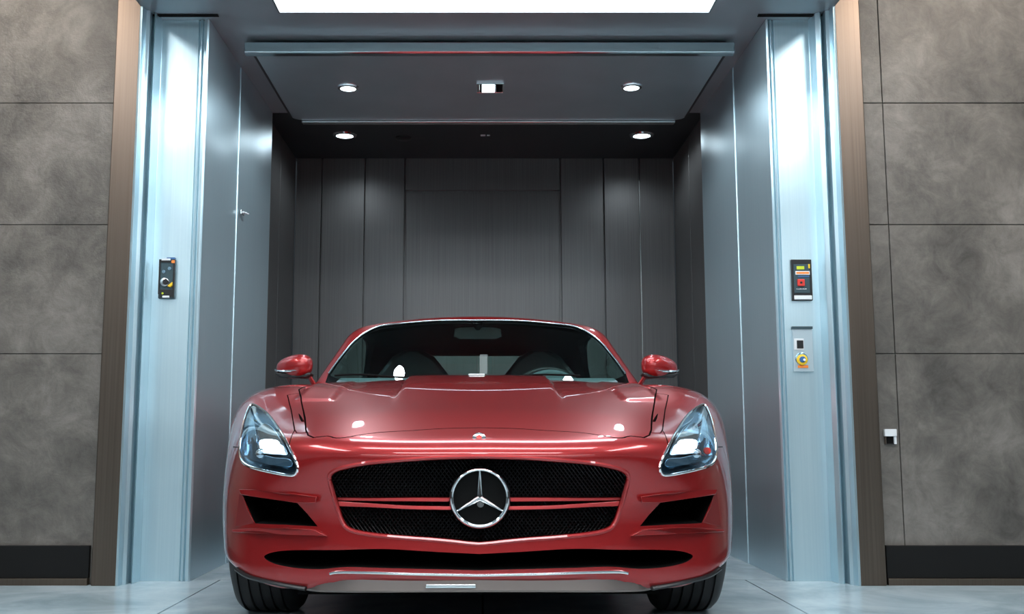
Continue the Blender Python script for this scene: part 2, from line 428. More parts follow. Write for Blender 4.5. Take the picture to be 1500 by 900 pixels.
tag(t, 'square white light with dark side window in the middle of the ceiling tray', 'ceiling light')
p = at_z(591, 202, ZC); bm = bmesh.new(); lathe(bm, [(.062, 0), (.060, -.008), (.04, -.016), (.0001, -.018)], 'Z', seg=28)
o = mk('ceiling_speaker', bm, M['black'], smooth=40); o.location = p
tag(o, 'black oval ceiling grille in the dark rear ceiling of the lift', 'speaker')
p = at_z(711, 198, ZC); bm = bmesh.new(); box(bm, -.035, .0, -.012, .012, -.006, 0); box(bm, .012, .034, -.008, .008, -.006, 0)
o = mk('ceiling_sensor', bm, M['white'], bevel=.001); o.location = p
tag(o, 'tiny white sensor in the middle of the dark rear lift ceiling', 'sensor')

# ---- control boxes
def plate(name, px0, py0, px1, py1, Y, label, cat='control panel'):
    a = at_y(px0, py1, Y); b = at_y(px1, py0, Y)
    t = empty(name, ((a.x + b.x) / 2, Y, (a.z + b.z) / 2)); tag(t, label, cat)
    return t, (b.x - a.x), (b.z - a.z)
def sub(t, w, h, name, u0, v0, u1, v1, y0, y1, m, bev=.001):      # u,v from the top left in 0..1
    bm = bmesh.new(); box(bm, -w/2 + u0*w, -w/2 + u1*w, y0, y1, h/2 - v1*h, h/2 - v0*h); return mk(name, bm, m, t, bevel=bev)
def knob(t, w, h, name, u, v, r, y0, y1, m):
    bm = bmesh.new(); lathe(bm, [(r, y0), (r, y1 + .002), (r * .85, y1), (.0001, y1)], 'Y', (-w/2 + u*w, 0, h/2 - v*h), 24); return mk(name, bm, m, t, 40)
t, w, h = plate('control_box', 233, 380, 259, 438, YF, 'black key switch box with yellow handle on the left steel jamb')
sub(t, w, h, 'housing', 0, 0.02, 1, 1, -.018, 0, M['slate'], .003)
sub(t, w, h, 'side_cover', 0, .06, .1, .9, -.022, -.017, M['black']); sub(t, w, h, 'side_cover', .88, .06, 1, .98, -.022, -.017, M['black'])
sub(t, w, h, 'top_cover', .0, .02, 1, .1, -.022, -.017, M['black']); sub(t, w, h, 'bottom_cover', .1, .78, .88, .97, -.024, -.017, M['black'])
sub(t, w, h, 'label_plate', .15, 0, .7, .05, -.024, -.021, M['white']); sub(t, w, h, 'clip', .45, -.03, .95, .03, -.02, -.002, M['bluep'])
sub(t, w, h, 'orange_button', .78, .05, .97, .12, -.027, -.021, M['orange'])
knob(t, w, h, 'round_button', .65, .25, .010, -.017, -.021, M['bezel']); knob(t, w, h, 'round_button', .3, .33, .010, -.017, -.021, M['bezel'])
knob(t, w, h, 'key_switch', .42, .6, .020, -.017, -.032, M['satin']); knob(t, w, h, 'key_barrel', .5, .6, .014, -.031, -.036, M['black'])
bm = bmesh.new(); prism(bm, [(.1*w, -.20*h), (.38*w, -.1*h), (.38*w, -.18*h), (.28*w, -.23*h)], 'Y', -.032, -.018); mk('handle', bm, M['yellow'], t, bevel=.001)
knob(t, w, h, 'indicator', .3, .88, .005, -.023, -.027, M['lime']); sub(t, w, h, 'lower_label', .3, .94, .72, .99, -.027, -.022, M['white'])
t, w, h = plate('control_box', 1159.5, 381, 1187, 441, YF, 'black control box with red square button on the right steel jamb')
sub(t, w, h, 'housing', 0, 0, 1, 1, -.016, 0, M['black'], .003)
sub(t, w, h, 'face_plate', .1, .12, .86, .82, -.019, -.015, M['slate'])
sub(t, w, h, 'yellow_label', .25, .17, .62, .25, -.021, -.018, M['lime']); sub(t, w, h, 'yellow_label', .82, .12, .9, .22, -.021, -.015, M['yellow'])
sub(t, w, h, 'warning_label', .18, .29, .88, .38, -.021, -.018, M['white']); sub(t, w, h, 'warning_label', .22, .31, .84, .36, -.022, -.020, M['orange'])
sub(t, w, h, 'strip_label', .3, .41, .85, .44, -.021, -.018, M['bluep'])
sub(t, w, h, 'red_button', .25, .49, .6, .66, -.028, -.018, M['redbtn'], .003); knob(t, w, h, 'button_centre', .42, .575, .006, -.027, -.030, M['black'])
sub(t, w, h, 'slot', .2, .72, .7, .735, -.021, -.018, M['satin']); sub(t, w, h, 'lower_plate', .08, .88, .95, .98, -.02, -.015, M['white'], .004)
t, w, h = plate('control_box', 1161, 479, 1188.5, 545, YF, 'pale box with round yellow switch below the black box, right jamb')
sub(t, w, h, 'housing', .03, .05, 1, 1, -.014, 0, mat('pale_metal', (.5, .6, .65), .35, .5), .002); sub(t, w, h, 'top_cap', 0, 0, 1, .055, -.02, 0, M['slate'])
sub(t, w, h, 'white_plate', .08, .27, .55, .52, -.017, -.013, M['white']); sub(t, w, h, 'black_key_slot', .2, .31, .52, .49, -.021, -.016, M['black'], .003)
knob(t, w, h, 'bezel_ring', .42, .72, .030, -.0135, -.017, M['bezel']); knob(t, w, h, 'yellow_ring', .42, .74, .025, -.016, -.026, M['yellow'])
knob(t, w, h, 'blue_switch', .42, .735, .0145, -.0255, -.031, M['bluep']); knob(t, w, h, 'white_pointer', .5, .745, .006, -.030, -.034, M['white'])
sub(t, w, h, 'orange_base', .22, .86, .72, .92, -.018, -.013, M['orange'])
t, w, h = plate('wall_socket', 1294.5, 629, 1311, 651, YW + .02, 'small white topped socket box on the right stone wall', 'wall socket')
sub(t, w, h, 'white_cover', 0, 0, 1, .48, -.02, 0, M['white'], .002); sub(t, w, h, 'dark_opening', .25, .48, .8, .98, -.006, 0, M['gap'])
sub(t, w, h, 'side_lip', .8, .48, 1, 1, -.014, 0, M['white']); sub(t, w, h, 'side_lip', .05, .48, .15, 1, -.010, 0, M['bronze']); sub(t, w, h, 'bottom_lip', .15, .96, .8, 1, -.012, 0, M['black'])
t = empty('door_latch', (XL + .010, 5.47, at_y(352, 312, 5.47).z)); tag(t, 'small bright latch on the left steel reveal panel', 'latch')
bm = bmesh.new(); box(bm, -.0, .010, -.03, .03, -.012, .012); mk('plate', bm, M['satin'], t, bevel=.003)
bm = bmesh.new(); tube(bm, [(.012, -.02, 0), (.02, .02, .004), (.022, .07, .008)], .005, seg=8); mk('lever', bm, M['white'], t, 40)

# hall ceiling strips behind / above the camera and warm wall washers
def strip(x0, x1, y0, y1, label, z=HALL_H):
    t = empty('ceiling_strip_light', ((x0+x1)/2, (y0+y1)/2, z)); a, b = (x1-x0)/2, (y1-y0)/2
    bm = bmesh.new(); box(bm, -a, a, -b, b, -.03, -.01); mk('diffuser', bm, M['strip'], t)
    bm = bmesh.new(); box(bm, -a-.02, a+.02, -b-.02, b+.02, -.012, 0); mk('housing', bm, M['satin'], t)
    tag(t, label, 'ceiling light')
strip(-1.5, 1.5, 1.9, 2.4, 'long white strip light across the hall ceiling in front of the car')
strip(-1.3, 1.3, -0.8, -0.2, 'long white strip light across the hall ceiling behind the viewer')
strip(-4.5, 4.5, -4.3, -4.0, 'very long white strip light washing the far end wall of the hall')  # added strip, brightens the end wall mirrored in steel and paint
strip(-3.0, -2.6, 0.6, 3.4, 'long white strip light along the left of the hall ceiling')
strip(2.6, 3.0, 0.6, 3.4, 'long white strip light along the right of the hall ceiling')
for k, x in enumerate((-2.5, 2.5)):
    t = empty('wall_washer', (x, 3.3, HALL_H)); tag(t, ['recessed warm downlight before the left stone wall', 'recessed warm downlight before the right stone wall'][k], 'ceiling light')
    bm = bmesh.new(); lathe(bm, [(.07, 0), (.07, -.02), (.05, -.02), (.0001, -.012)], 'Z', seg=24); mk('lens', bm, emis('washer_glow', WARM, 3), t, 40)
    ld = bpy.data.lights.new('washer_lamp', 'SPOT'); ld.energy = 85; ld.color = WARM; ld.spot_size = R(88); ld.spot_blend = 1; ld.shadow_soft_size = .08
    lo = bpy.data.objects.new('washer_lamp', ld); COL.objects.link(lo); lo.parent = t; lo.location = (0, 0, -.06); lo.rotation_euler = (R(47), 0, 0)

# ================================================================== THE CAR (built around y = axle 4.0)
YA = 4.0
def nat_basis(k, x):
    """cardinal natural cubic spline basis: rows of weights for values at knots k"""
    k = np.asarray(k, float); n = len(k); h = np.diff(k)
    A = np.zeros((n, n)); B = np.zeros((n, n)); A[0, 0] = A[-1, -1] = 1
    for i in range(1, n - 1):
        A[i, i-1] = h[i-1]; A[i, i] = 2*(h[i-1]+h[i]); A[i, i+1] = h[i]
        B[i, i-1] = 6/h[i-1]; B[i, i] = -6/h[i-1]-6/h[i]; B[i, i+1] = 6/h[i]
    S = np.linalg.solve(A, B)
    x = np.clip(x, k[0], k[-1]); i = np.clip(np.searchsorted(k, x) - 1, 0, n - 2)
    hi = h[i]; a = (k[i+1]-x)/hi; b = (x-k[i])/hi
    W = np.zeros((len(x), n)); r = np.arange(len(x))
    W[r, i] += a; W[r, i+1] += b
    W += ((a**3-a)*hi*hi/6)[:, None]*S[i] + ((b**3-b)*hi*hi/6)[:, None]*S[i+1]
    return W
class Table:
    def __init__(s, rk, ck, tab, mirror_c=False):
        s.rk = rk; tab = np.array(tab, float)
        if mirror_c:
            s.ck = [-c for c in ck[:0:-1]] + list(ck); tab = np.hstack([tab[:, :0:-1], tab])
        else: s.ck = ck
        s.t = tab
    def __call__(s, r, c):
        return np.einsum('ni,ij,nj->n', nat_basis(s.rk, r), s.t, nat_basis(s.ck, c), optimize=True)
# height of the upper surface: rows y, columns |x|
T_top = Table([3.05, 3.2, 3.35, 3.5, 3.7, 3.9, 4.1, 4.4, 4.7, 5.1, 6.0, 6.7, 7.2, 7.8],
    [0, .3, .5, .65, .78, .88, 1.0], [
    [.600, .598, .590, .560, .50, .44, .36],
    [.648, .646, .638, .605, .545, .49, .41],
    [.690, .688, .680, .655, .605, .555, .48],
    [.728, .726, .718, .702, .672, .630, .56],
    [.768, .766, .760, .754, .745, .718, .65],
    [.805, .803, .800, .803, .812, .790, .71],
    [.838, .837, .836, .842, .850, .825, .74],
    [.880, .878, .874, .872, .868, .835, .74],
    [.912, .910, .902, .890, .868, .825, .73],
    [.925, .925, .920, .905, .875, .830, .74],
    [.925, .925, .920, .905, .880, .850, .77],
    [.930, .930, .925, .915, .905, .880, .80],
    [.920, .920, .915, .900, .870, .830, .74],
    [.860, .860, .850, .830, .800, .750, .66]], True)
# front face: rows z, columns |x|
T_front = Table([.12, .22, .32, .45, .55, .62, .72, .85], [0, .3, .5, .7, .83, .92, 1.0], [
    [3.190, 3.200, 3.240, 3.330, 3.455, 3.60, 3.80],
    [3.155, 3.165, 3.205, 3.300, 3.430, 3.58, 3.80],
    [3.160, 3.170, 3.212, 3.312, 3.450, 3.60, 3.82],
    [3.160, 3.170, 3.215, 3.325, 3.480, 3.64, 3.86],
    [3.140, 3.150, 3.200, 3.330, 3.520, 3.70, 3.90],
    [3.130, 3.140, 3.200, 3.360, 3.570, 3.76, 3.95],
    [3.170, 3.185, 3.260, 3.440, 3.680, 3.86, 4.05],
    [3.300, 3.320, 3.400, 3.600, 3.850, 4.00, 4.15]], True)
# half width: rows y, columns z
T_side = Table([3.1, 3.5, 3.75, 4.0, 4.3, 4.7, 5.3, 6.0, 6.4, 6.7, 7.1, 7.8], [.12, .3, .5, .65, .75, .85, .95], [
    [.780, .790, .800, .790, .780, .76, .74],
    [.835, .855, .866, .862, .850, .83, .79],
    [.885, .912, .922, .920, .905, .875, .83],
    [.915, .950, .964, .962, .942, .905, .86],
    [.920, .945, .958, .955, .935, .895, .85],
    [.905, .915, .920, .915, .900, .870, .83],
    [.900, .910, .912, .905, .892, .865, .83],
    [.905, .915, .920, .918, .908, .885, .85],
    [.920, .945, .955, .955, .945, .915, .88],
    [.930, .960, .970, .970, .960, .930, .89],
    [.920, .945, .955, .950, .935, .900, .86],
    [.860, .880, .890, .880, .860, .830, .79]])
def smax(a, b, k):
    h = np.clip(k - np.abs(a - b), 0, None) / k
    return np.maximum(a, b) + h*h*k*.25
def sst(a, b, x):
    t = np.clip((x - a)/(b - a), 0, 1); return t*t*(3-2*t)
def bodyf(p):
    x, y, z = np.abs(p[:, 0]), p[:, 1], p[:, 2]
    top = T_top(y, x)
    # power bulge, plus added low pads shaped to draw highlight lines on the bonnet
    top = top + .020*(1-sst(.302, .318, x))*sst(3.6, 4.5, y)
    pad = sst(.535, .550, x)*(1-sst(.665, .68, x))*sst(3.80, 3.83, y)*(1-sst(4.55, 4.65, y))
    top = top + .007*pad
    ft = (z - top)*.93
    ff = (T_front(z, x) - y)*.9
    fs = (x - T_side(y, z))
    bot = .215 - .033*sst(.35, .56, x) + .065*sst(.6, .9, x) - .05*sst(4.3, 4.8, y)
    fb = bot - z
    fr = y - (7.72 - .12*x*x - .25*(z-.6)**2)
    f = smax(ff, fs, .10)
    f = smax(f, ft, .055)
    f = smax(f, fb, .02)
    f = smax(f, fr, .12)
    return f
def boxmesh(fn, xs, ys, zs, inner, level=0.0, it=26):
    """closed quad mesh: every node of a box grid is slid along its ray until fn = level"""
    idx = {}; pts = []; faces = []
    nx, ny, nz = len(xs), len(ys), len(zs)
    def v(i, j, k):
        q = (i, j, k)
        if q not in idx: idx[q] = len(pts); pts.append((xs[i], ys[j], zs[k]))
        return idx[q]
    for i in range(nx-1):
        for j in range(ny-1):
            faces.append((v(i,j,0), v(i,j+1,0), v(i+1,j+1,0), v(i+1,j,0))); faces.append((v(i,j,nz-1), v(i+1,j,nz-1), v(i+1,j+1,nz-1), v(i,j+1,nz-1)))
    for i in range(nx-1):
        for k in range(nz-1):
            faces.append((v(i,0,k), v(i+1,0,k), v(i+1,0,k+1), v(i,0,k+1))); faces.append((v(i,ny-1,k), v(i,ny-1,k+1), v(i+1,ny-1,k+1), v(i+1,ny-1,k)))
    for j in range(ny-1):
        for k in range(nz-1):
            faces.append((v(0,j,k), v(0,j,k+1), v(0,j+1,k+1), v(0,j+1,k))); faces.append((v(nx-1,j,k), v(nx-1,j+1,k), v(nx-1,j+1,k+1), v(nx-1,j,k+1)))
    B = np.array(pts, float)
    lo = np.array([xs[0], ys[0], zs[0]]); hi = np.array([xs[-1], ys[-1], zs[-1]])
    ilo, ihi = np.array(inner[0]), np.array(inner[1])
    S = ilo + (B-lo)/(hi-lo)*(ihi-ilo)
    a = np.zeros(len(B)); b = np.ones(len(B))*1.15
    for _ in range(it):
        m_ = (a+b)/2; fv = fn(S+(B-S)*m_[:, None]) - level
        ins = fv < 0; a = np.where(ins, m_, a); b = np.where(ins, b, m_)
    Q = S+(B-S)*((a+b)/2)[:, None]
    return Q, faces
def tmp(Q, faces, name='tmp'):
    me = bpy.data.meshes.new(name); me.from_pydata([tuple(q) for q in Q], [], faces); me.update()
    o = bpy.data.objects.new(name, me); COL.objects.link(o); return o
def tmpbm(bm):
    bmesh.ops.recalc_face_normals(bm, faces=bm.faces)
    me = bpy.data.meshes.new('cut'); bm.to_mesh(me); bm.free(); o = bpy.data.objects.new('cut', me); COL.objects.link(o); return o
def boolean(o, cutter, op, keep=True, remove=True):
    """returns a NEW object; solver manifold"""
    md = o.modifiers.new('b', 'BOOLEAN'); md.operation = op; md.object = cutter
    try: md.solver = 'MANIFOLD'
    except Exception: md.solver = 'EXACT'
    dg = bpy.context.evaluated_depsgraph_get(); dg.update()
    me = bpy.data.meshes.new_from_object(o.evaluated_get(dg))
    if len(me.polygons) == 0:
        md.solver = 'EXACT'; dg = bpy.context.evaluated_depsgraph_get(); dg.update(); me = bpy.data.meshes.new_from_object(o.evaluated_get(dg))
        print('EXACT fallback', op, len(me.polygons))
    o.modifiers.remove(md)
    n = bpy.data.objects.new('b', me); COL.objects.link(n)
    if not keep: bpy.data.objects.remove(o)
    if remove: bpy.data.objects.remove(cutter)
    return n

xs = np.linspace(-1.06, 1.06, 151)
ys = np.concatenate([np.linspace(2.95, 3.2, 10)[:-1], np.linspace(3.2, 4.9, 90)[:-1], np.linspace(4.9, 7.9, 50)])
zs = np.linspace(.08, 1.02, 52)
INNER = ((-.55, 3.75, .42), (.55, 7.2, .56))
Qb, Fb = boxmesh(bodyf, xs, ys, zs, INNER)
body = tmp(Qb, Fb)
bvh = BVHTree.FromPolygons([tuple(q) for q in Qb], Fb)
CCX = 700.0
def hit(px, py, tree=None):
    d = ray(px, py, CCX).normalized()
    loc, nor, i, dist = (tree or bvh).ray_cast(Vector((0, 0, H)), d)
    if loc is None: raise RuntimeError('no hit %s %s' % (px, py))
    return loc
def surf(x, z):                                   # point of the front face at x, z
    loc, *_ = bvh.ray_cast(Vector((x, 2.0, z)), Vector((0, 1, 0)))
    return loc
def hits(pl, tree=None): return [hit(*p, tree) for p in pl]
def inset(pts, d):
    """offset a closed 2D polygon; d>0 outward"""
    n = len(pts); A = sum(pts[i][0]*pts[(i+1) % n][1]-pts[(i+1) % n][0]*pts[i][1] for i in range(n)); s = 1 if A > 0 else -1
    out = []
    for i in range(n):
        p0, p1, p2 = np.array(pts[i-1]), np.array(pts[i]), np.array(pts[(i+1) % n])
        e1 = p1-p0; e2 = p2-p1; n1 = np.array([e1[1], -e1[0]]); n2 = np.array([e2[1], -e2[0]])
        n1 = n1/(np.linalg.norm(n1)+1e-12); n2 = n2/(np.linalg.norm(n2)+1e-12); b_ = n1+n2; L = np.linalg.norm(b_)
        if L < 1e-6: b_ = n1
        else: b_ = b_/L/max(.5, L/2)
        out.append(tuple(p1+s*d*b_))
    return out
def cutY(pts, y0, y1): bm = bmesh.new(); prism(bm, pts, 'Y', y0, y1); return tmpbm(bm)
def cutZ(pts, z0, z1): bm = bmesh.new(); prism(bm, pts, 'Z', z0, z1); return tmpbm(bm)
def cutX(pts, x0, x1): bm = bmesh.new(); prism(bm, pts, 'X', x0, x1); return tmpbm(bm)
def mir(pts): return [(-p[0], p[1]) for p in reversed(pts)]
def symm(left): return left + mir(left)

car = empty('sports_car', (-0.018, YA, 0), R(0.5))
tag(car, 'red low sports car with a star badge in its grille, parked in the lift entrance', 'car')
def adopt(o, name, m, parent=None, smooth=30, test=None, inner=None):
    """turn a temp (absolute coords) mesh into a named part of the car"""
    o.name = name; o.data.name = name
    o.data.transform(Matrix.Translation((0, -YA, 0)))
    o.data.materials.clear(); o.data.materials.append(m)
    n = len(o.data.polygons)
    if test is not None:
        o.data.materials.append(inner)
        cen = np.zeros(n*3); o.data.polygons.foreach_get('center', cen); cen = cen.reshape(-1, 3) + np.array([0, YA, 0])
        bad = np.abs(test(cen)) > .004
        o.data.polygons.foreach_set('material_index', bad.astype(np.int32))
    else: o.data.polygons.foreach_set('material_index', np.zeros(n, np.int32))
    o.data.polygons.foreach_set('use_smooth', np.ones(n, bool)); o.data.set_sharp_from_angle(angle=R(smooth)); o.data.update()
    o.parent = parent or car
    return o
def cpart(name, bm, m, parent=None, smooth=40, bevel=0):
    bmesh.ops.translate(bm, verts=bm.verts, vec=(0, -YA, 0))
    return mk(name, bm, m, parent or car, smooth, bevel)

# --- outlines taken on the body
xz = lambda L: [(p.x, p.z) for p in L]
xy = lambda L: [(p.x, p.y) for p in L]
g_px = [(699.9, 670), (640, 671.5), (586, 675), (540, 679), (506, 685), (488, 691), (481.5, 700), (486, 719), (493, 743), (501, 765), (512, 776), (540, 782.5), (585, 787), (627, 790), (660, 793), (682, 795.5), (699.9, 797)]
gl = catmull(xz(hits(g_px)), 4); gl[0] = (-.0003, gl[0][1]); gl[-1] = (-.0003, gl[-1][1]); grille_o = symm(gl)
l_px = [(699.9, 812), (640, 809), (560, 804.5), (493, 806), (440, 806), (405, 808), (386, 815), (398, 825), (430, 832), (467, 834), (507, 831), (560, 832.5), (620, 834), (699.9, 836)]
ll = catmull(xz(hits(l_px)), 4); ll[0] = (-.0003, ll[0][1]); ll[-1] = (-.0003, ll[-1][1]); lower_o = symm(ll)
s_px = [(355, 725.5), (394, 731), (434, 737), (450, 754), (464, 771.5), (418, 769), (373, 767), (363, 745)]
side_o = xz(hits(s_px))
h_px = [(371, 593), (392, 607), (412, 636), (426, 662), (434, 682), (434, 691), (427, 697), (400, 693), (368, 685), (355, 677), (351, 664), (352, 645), (357, 620), (364, 600)]
head_o = catmull(xz(hits(h_px)), 4, True)
hood_px = [(699.9, 627), (650, 628), (602, 631), (551, 634), (512, 640), (491, 642), (478, 639), (450, 638), (446, 612), (441, 585), (438, 571)]
hl = xy(hits(hood_px)); yc_ = 4.60
hl = catmull(hl, 3); hl[0] = (-.0003, hl[0][1])
hl += [(-.655, 4.72), (-.60, 4.68), (-.48, 4.63), (-.345, 4.60), (-.33, 4.595), (-.0003, 4.58)]
hood_o = symm(hl)
v_px = [(421, 579), (440, 576), (443.5, 600), (447.5, 634), (434, 635), (430.5, 630), (426, 600)]
vent_o = xy(hits(v_px))

# --- cut the shell into its panels
hood = boolean(body, cutZ(inset(hood_o, -.0026), .617, 1.2), 'INTERSECT')
body = boolean(body, cutZ(inset(hood_o, .0026), .6165, 1.2), 'DIFFERENCE', keep=False)
vents = []
for s in (0, 1):
    o_ = vent_o if s == 0 else mir(vent_o)
    vents.append(boolean(body, cutZ(inset(o_, -.002), .66, 1.2), 'INTERSECT'))
    body = boolean(body, cutZ(inset(o_, .002), .659, 1.2), 'DIFFERENCE', keep=False)
# slots in the vent strips
slot = catmull(xy(hits([(437, 606), (444, 616), (444.5, 622), (439, 615)])), 4, True)
vents[0] = boolean(vents[0], cutZ(slot, .70, 1.2), 'DIFFERENCE', keep=False)
vents[1] = boolean(vents[1], cutZ(mir(slot), .70, 1.2), 'DIFFERENCE', keep=False)
# headlights: cover follows the body surface
Qi, _ = boxmesh(bodyf, xs, ys, zs, INNER, level=-.006)
shell_in = tmp(Qi, Fb)
lens_shell = boolean(body, shell_in, 'DIFFERENCE', remove=True)
covers = []
for s in (0, 1):
    o_ = head_o if s == 0 else mir(head_o)
    covers.append(boolean(lens_shell, cutY(inset(o_, -.003), 3.0, 3.96), 'INTERSECT'))
    body = boolean(body, cutY(o_, 2.9, 3.975), 'DIFFERENCE', keep=False)
bpy.data.objects.remove(lens_shell)
# air intakes
body = boolean(body, cutY(grille_o, 2.9, 3.42), 'DIFFERENCE', keep=False)
body = boolean(body, cutY(lower_o, 2.9, 3.60), 'DIFFERENCE', keep=False)
for s in (0, 1): body = boolean(body, cutY(side_o if s == 0 else mir(side_o), 2.9, 3.62), 'DIFFERENCE', keep=False)
# wheel arches
for yy in (4.0, 6.68):
    for s in (-1, 1):
        bm = bmesh.new(); lathe(bm, [(.365, min(s*.59, s*1.2)), (.365, max(s*.59, s*1.2))], 'X', (0, yy, .325), 48)
        body = boolean(body, tmpbm(bm), 'DIFFERENCE', keep=False)
# cockpit
cock = [(-.66, 4.80), (-.55, 4.72), (-.3, 4.66), (0, 4.645)]; cock = cock + [(-a, b) for a, b in cock[-2::-1]]
cock += [(.68, 6.2), (.60, 6.7), (-.60, 6.7), (-.68, 6.2)]
body = boolean(body, cutZ(cock, .42, 1.2), 'DIFFERENCE', keep=False)
# bumper splits off
zsp = hit(342, 655).z
bp = [(-1.2, zsp), (-.60, zsp), (-.60, .95), (.60, .95), (.60, zsp), (1.2, zsp), (1.2, 0), (-1.2, 0)]
bumper = boolean(body, cutY(inset(bp, -.0015), 2.8, 3.655), 'INTERSECT')
body = boolean(body, cutY(inset(bp, .0015), 2.8, 3.658), 'DIFFERENCE', keep=False)
adopt(body, 'body_shell', M['paint'], test=bodyf, inner=M['gap'])
adopt(bumper, 'front_bumper', M['paint'], test=bodyf, inner=M['gap'])
adopt(hood, 'hood', M['paint'], test=bodyf, inner=M['gap'])
for v_ in vents: adopt(v_, 'fender_vent', M['paint'], test=bodyf, inner=M['gap'])

# --- headlights
def p3(px, py, dy=0):
    q = hit(px, py); q.y += dy; return q
hc = hit(392, 655)
for s, cov in zip((1, -1), covers):
    def X(p): return (p[0]*s, p[1], p[2])
    hd_px = catmull([tuple(q) for q in hits(h_px)], 4, True)
    bm = bmesh.new(); tube(bm, [X((q[0], q[1]-.001, q[2])) for q in hd_px], .0045, True, 8)
    ring = cpart('headlight', bm, M['chrome']); ring['label'] = 'clear headlight with chrome surround'
    cv = adopt(cov, 'headlight_cover', M['lens'], smooth=30); cv.parent = ring
    # housing bowl behind the cover
    cx_ = sum(q[0] for q in hd_px)/len(hd_px); cz_ = sum(q[2] for q in hd_px)/len(hd_px)
    bm = bmesh.new(); rings = []
    for (sc, dy) in ((.985, .010), (.95, .035), (.84, .055), (.62, .070), (.3, .075)):
        row = []
        for q in hd_px:
            xx, zz_ = cx_+(q[0]-cx_)*sc, cz_+(q[2]-cz_)*sc
            row.append(bm.verts.new(X((xx, min(surf(xx, zz_).y+dy, 3.968), zz_))))
        rings.append(row)
    for a, b in zip(rings[:-1], rings[1:]):
        for k in range(len(a)): bm.faces.new([a[k], a[(k+1) % len(a)], b[(k+1) % len(a)], b[k]])
    bm.faces.new(rings[-1]); cpart('housing', bm, M['bezel'], ring)
    # reflector block, upper inner
    def blob(name, pl, dy0, dy1, m, bev=.004):
        L = [hit(*q) for q in pl]; bm = bmesh.new()
        A = [bm.verts.new(X((q.x, q.y+dy0, q.z))) for q in L]; B = [bm.verts.new(X((q.x, q.y+dy1, q.z))) for q in L]
        bm.faces.new(A); bm.faces.new(B[::-1])
        for k in range(len(A)): bm.faces.new([A[k], A[(k+1) % len(A)], B[(k+1) % len(A)], B[k]])
        return cpart(name, bm, m, ring, bevel=bev)
    blob('reflector', catmull([(376, 622), (392, 622), (406, 640), (418, 666), (404, 667), (380, 664), (372, 650)], 3, True), .03, .05, M['reflector'])
    blob('lamp', catmull([(378, 645), (402, 645), (408, 655), (411, 664), (396, 665), (380, 661)], 3, True), .024, .032, M['lamp_on'], .002)  # white piece given its own added glow
    blob('light_guide', catmull([(363, 612), (368, 608), (371, 625), (374, 645), (371, 649), (366, 640), (364, 650), (360, 648)], 3, True), .02, .03, M['reflector'], .003)
    blob('lower_bezel', catmull([(362, 668), (380, 667), (400, 671), (421, 673), (424, 684), (405, 684), (370, 677)], 3, True), .03, .045, M['bezel'], .003)
    q = hit(379, 666); bm = bmesh.new(); lathe(bm, [(.0001, -.022), (.012, -.020), (.018, -.01), (.021, .03)], 'Y', X((q.x, q.y+.035, q.z)), 24); cpart('projector', bm, M['chrome'], ring)
    if s < 0:
        q = hit(363, 661); bm = bmesh.new(); lathe(bm, [(.012, -.01), (.012, .01)], 'Y', X((q.x, q.y+.02, q.z)), 20); cpart('red_marker', bm, M['redbtn'], ring, bevel=.002)

# --- grille
def inside(p, poly):
    c = False; n = len(poly); x, y = p
    for i in range(n):
        x0, y0 = poly[i]; x1, y1 = poly[(i+1) % n]
        if (y0 > y) != (y1 > y) and x < (x1-x0)*(y-y0)/(y1-y0)+x0: c = not c
    return c
def lattice(outline, ydepth, pitch, rad):
    bm = bmesh.new(); X0 = min(p[0] for p in outline); X1 = max(p[0] for p in outline); Z0 = min(p[1] for p in outline); Z1 = max(p[1] for p in outline)
    o_ = inset(outline, .004)
    for sgn in (1, -1):
        c = X0 - (Z1-Z0)*1.0 - .1
        while c < X1 + (Z1-Z0)*1.0 + .1:
            seg = []; n = int((Z1-Z0)/.006)+2
            for i in range(n+1):
                z = Z0+(Z1-Z0)*i/n; x = c+sgn*(z-Z0)*.75 - (0 if sgn > 0 else 0)
                if inside((x, z), o_): seg.append((x, ydepth(x)+ (0.002 if sgn > 0 else 0), z))
                else:
                    if len(seg) > 1: tube(bm, seg[::max(1, len(seg)-1)] if len(seg) < 4 else [seg[0], seg[len(seg)//3], seg[2*len(seg)//3], seg[-1]], rad, seg=4)
                    seg = []
            if len(seg) > 1: tube(bm, [seg[0], seg[-1]], rad, seg=4)
            c += pitch
    return bm
gy = lambda x: 3.205 + .16*x*x
cpart('grille_mesh', lattice(grille_o, gy, .0125, .0021), M['mesh'], smooth=60)
def front_path(pl, dy): return [(q.x, q.y+dy, q.z) for q in hits(pl)]
gpath = [(x, surf(x, z).y if surf(x, z) else 3.2, z) for x, z in inset(grille_o, .004)]
def ringtube(name, outline, rad, off, m, dy=0.0, flat=1.0):
    pts = []
    for x, z in inset(outline, off):
        q = surf(x, z); pts.append((x, q.y+dy, z))
    bm = bmesh.new(); tube(bm, pts, rad, True, 8); return cpart(name, bm, m)
ringtube('grille_surround', grille_o, .0075, .002, M['paint'], .0035)
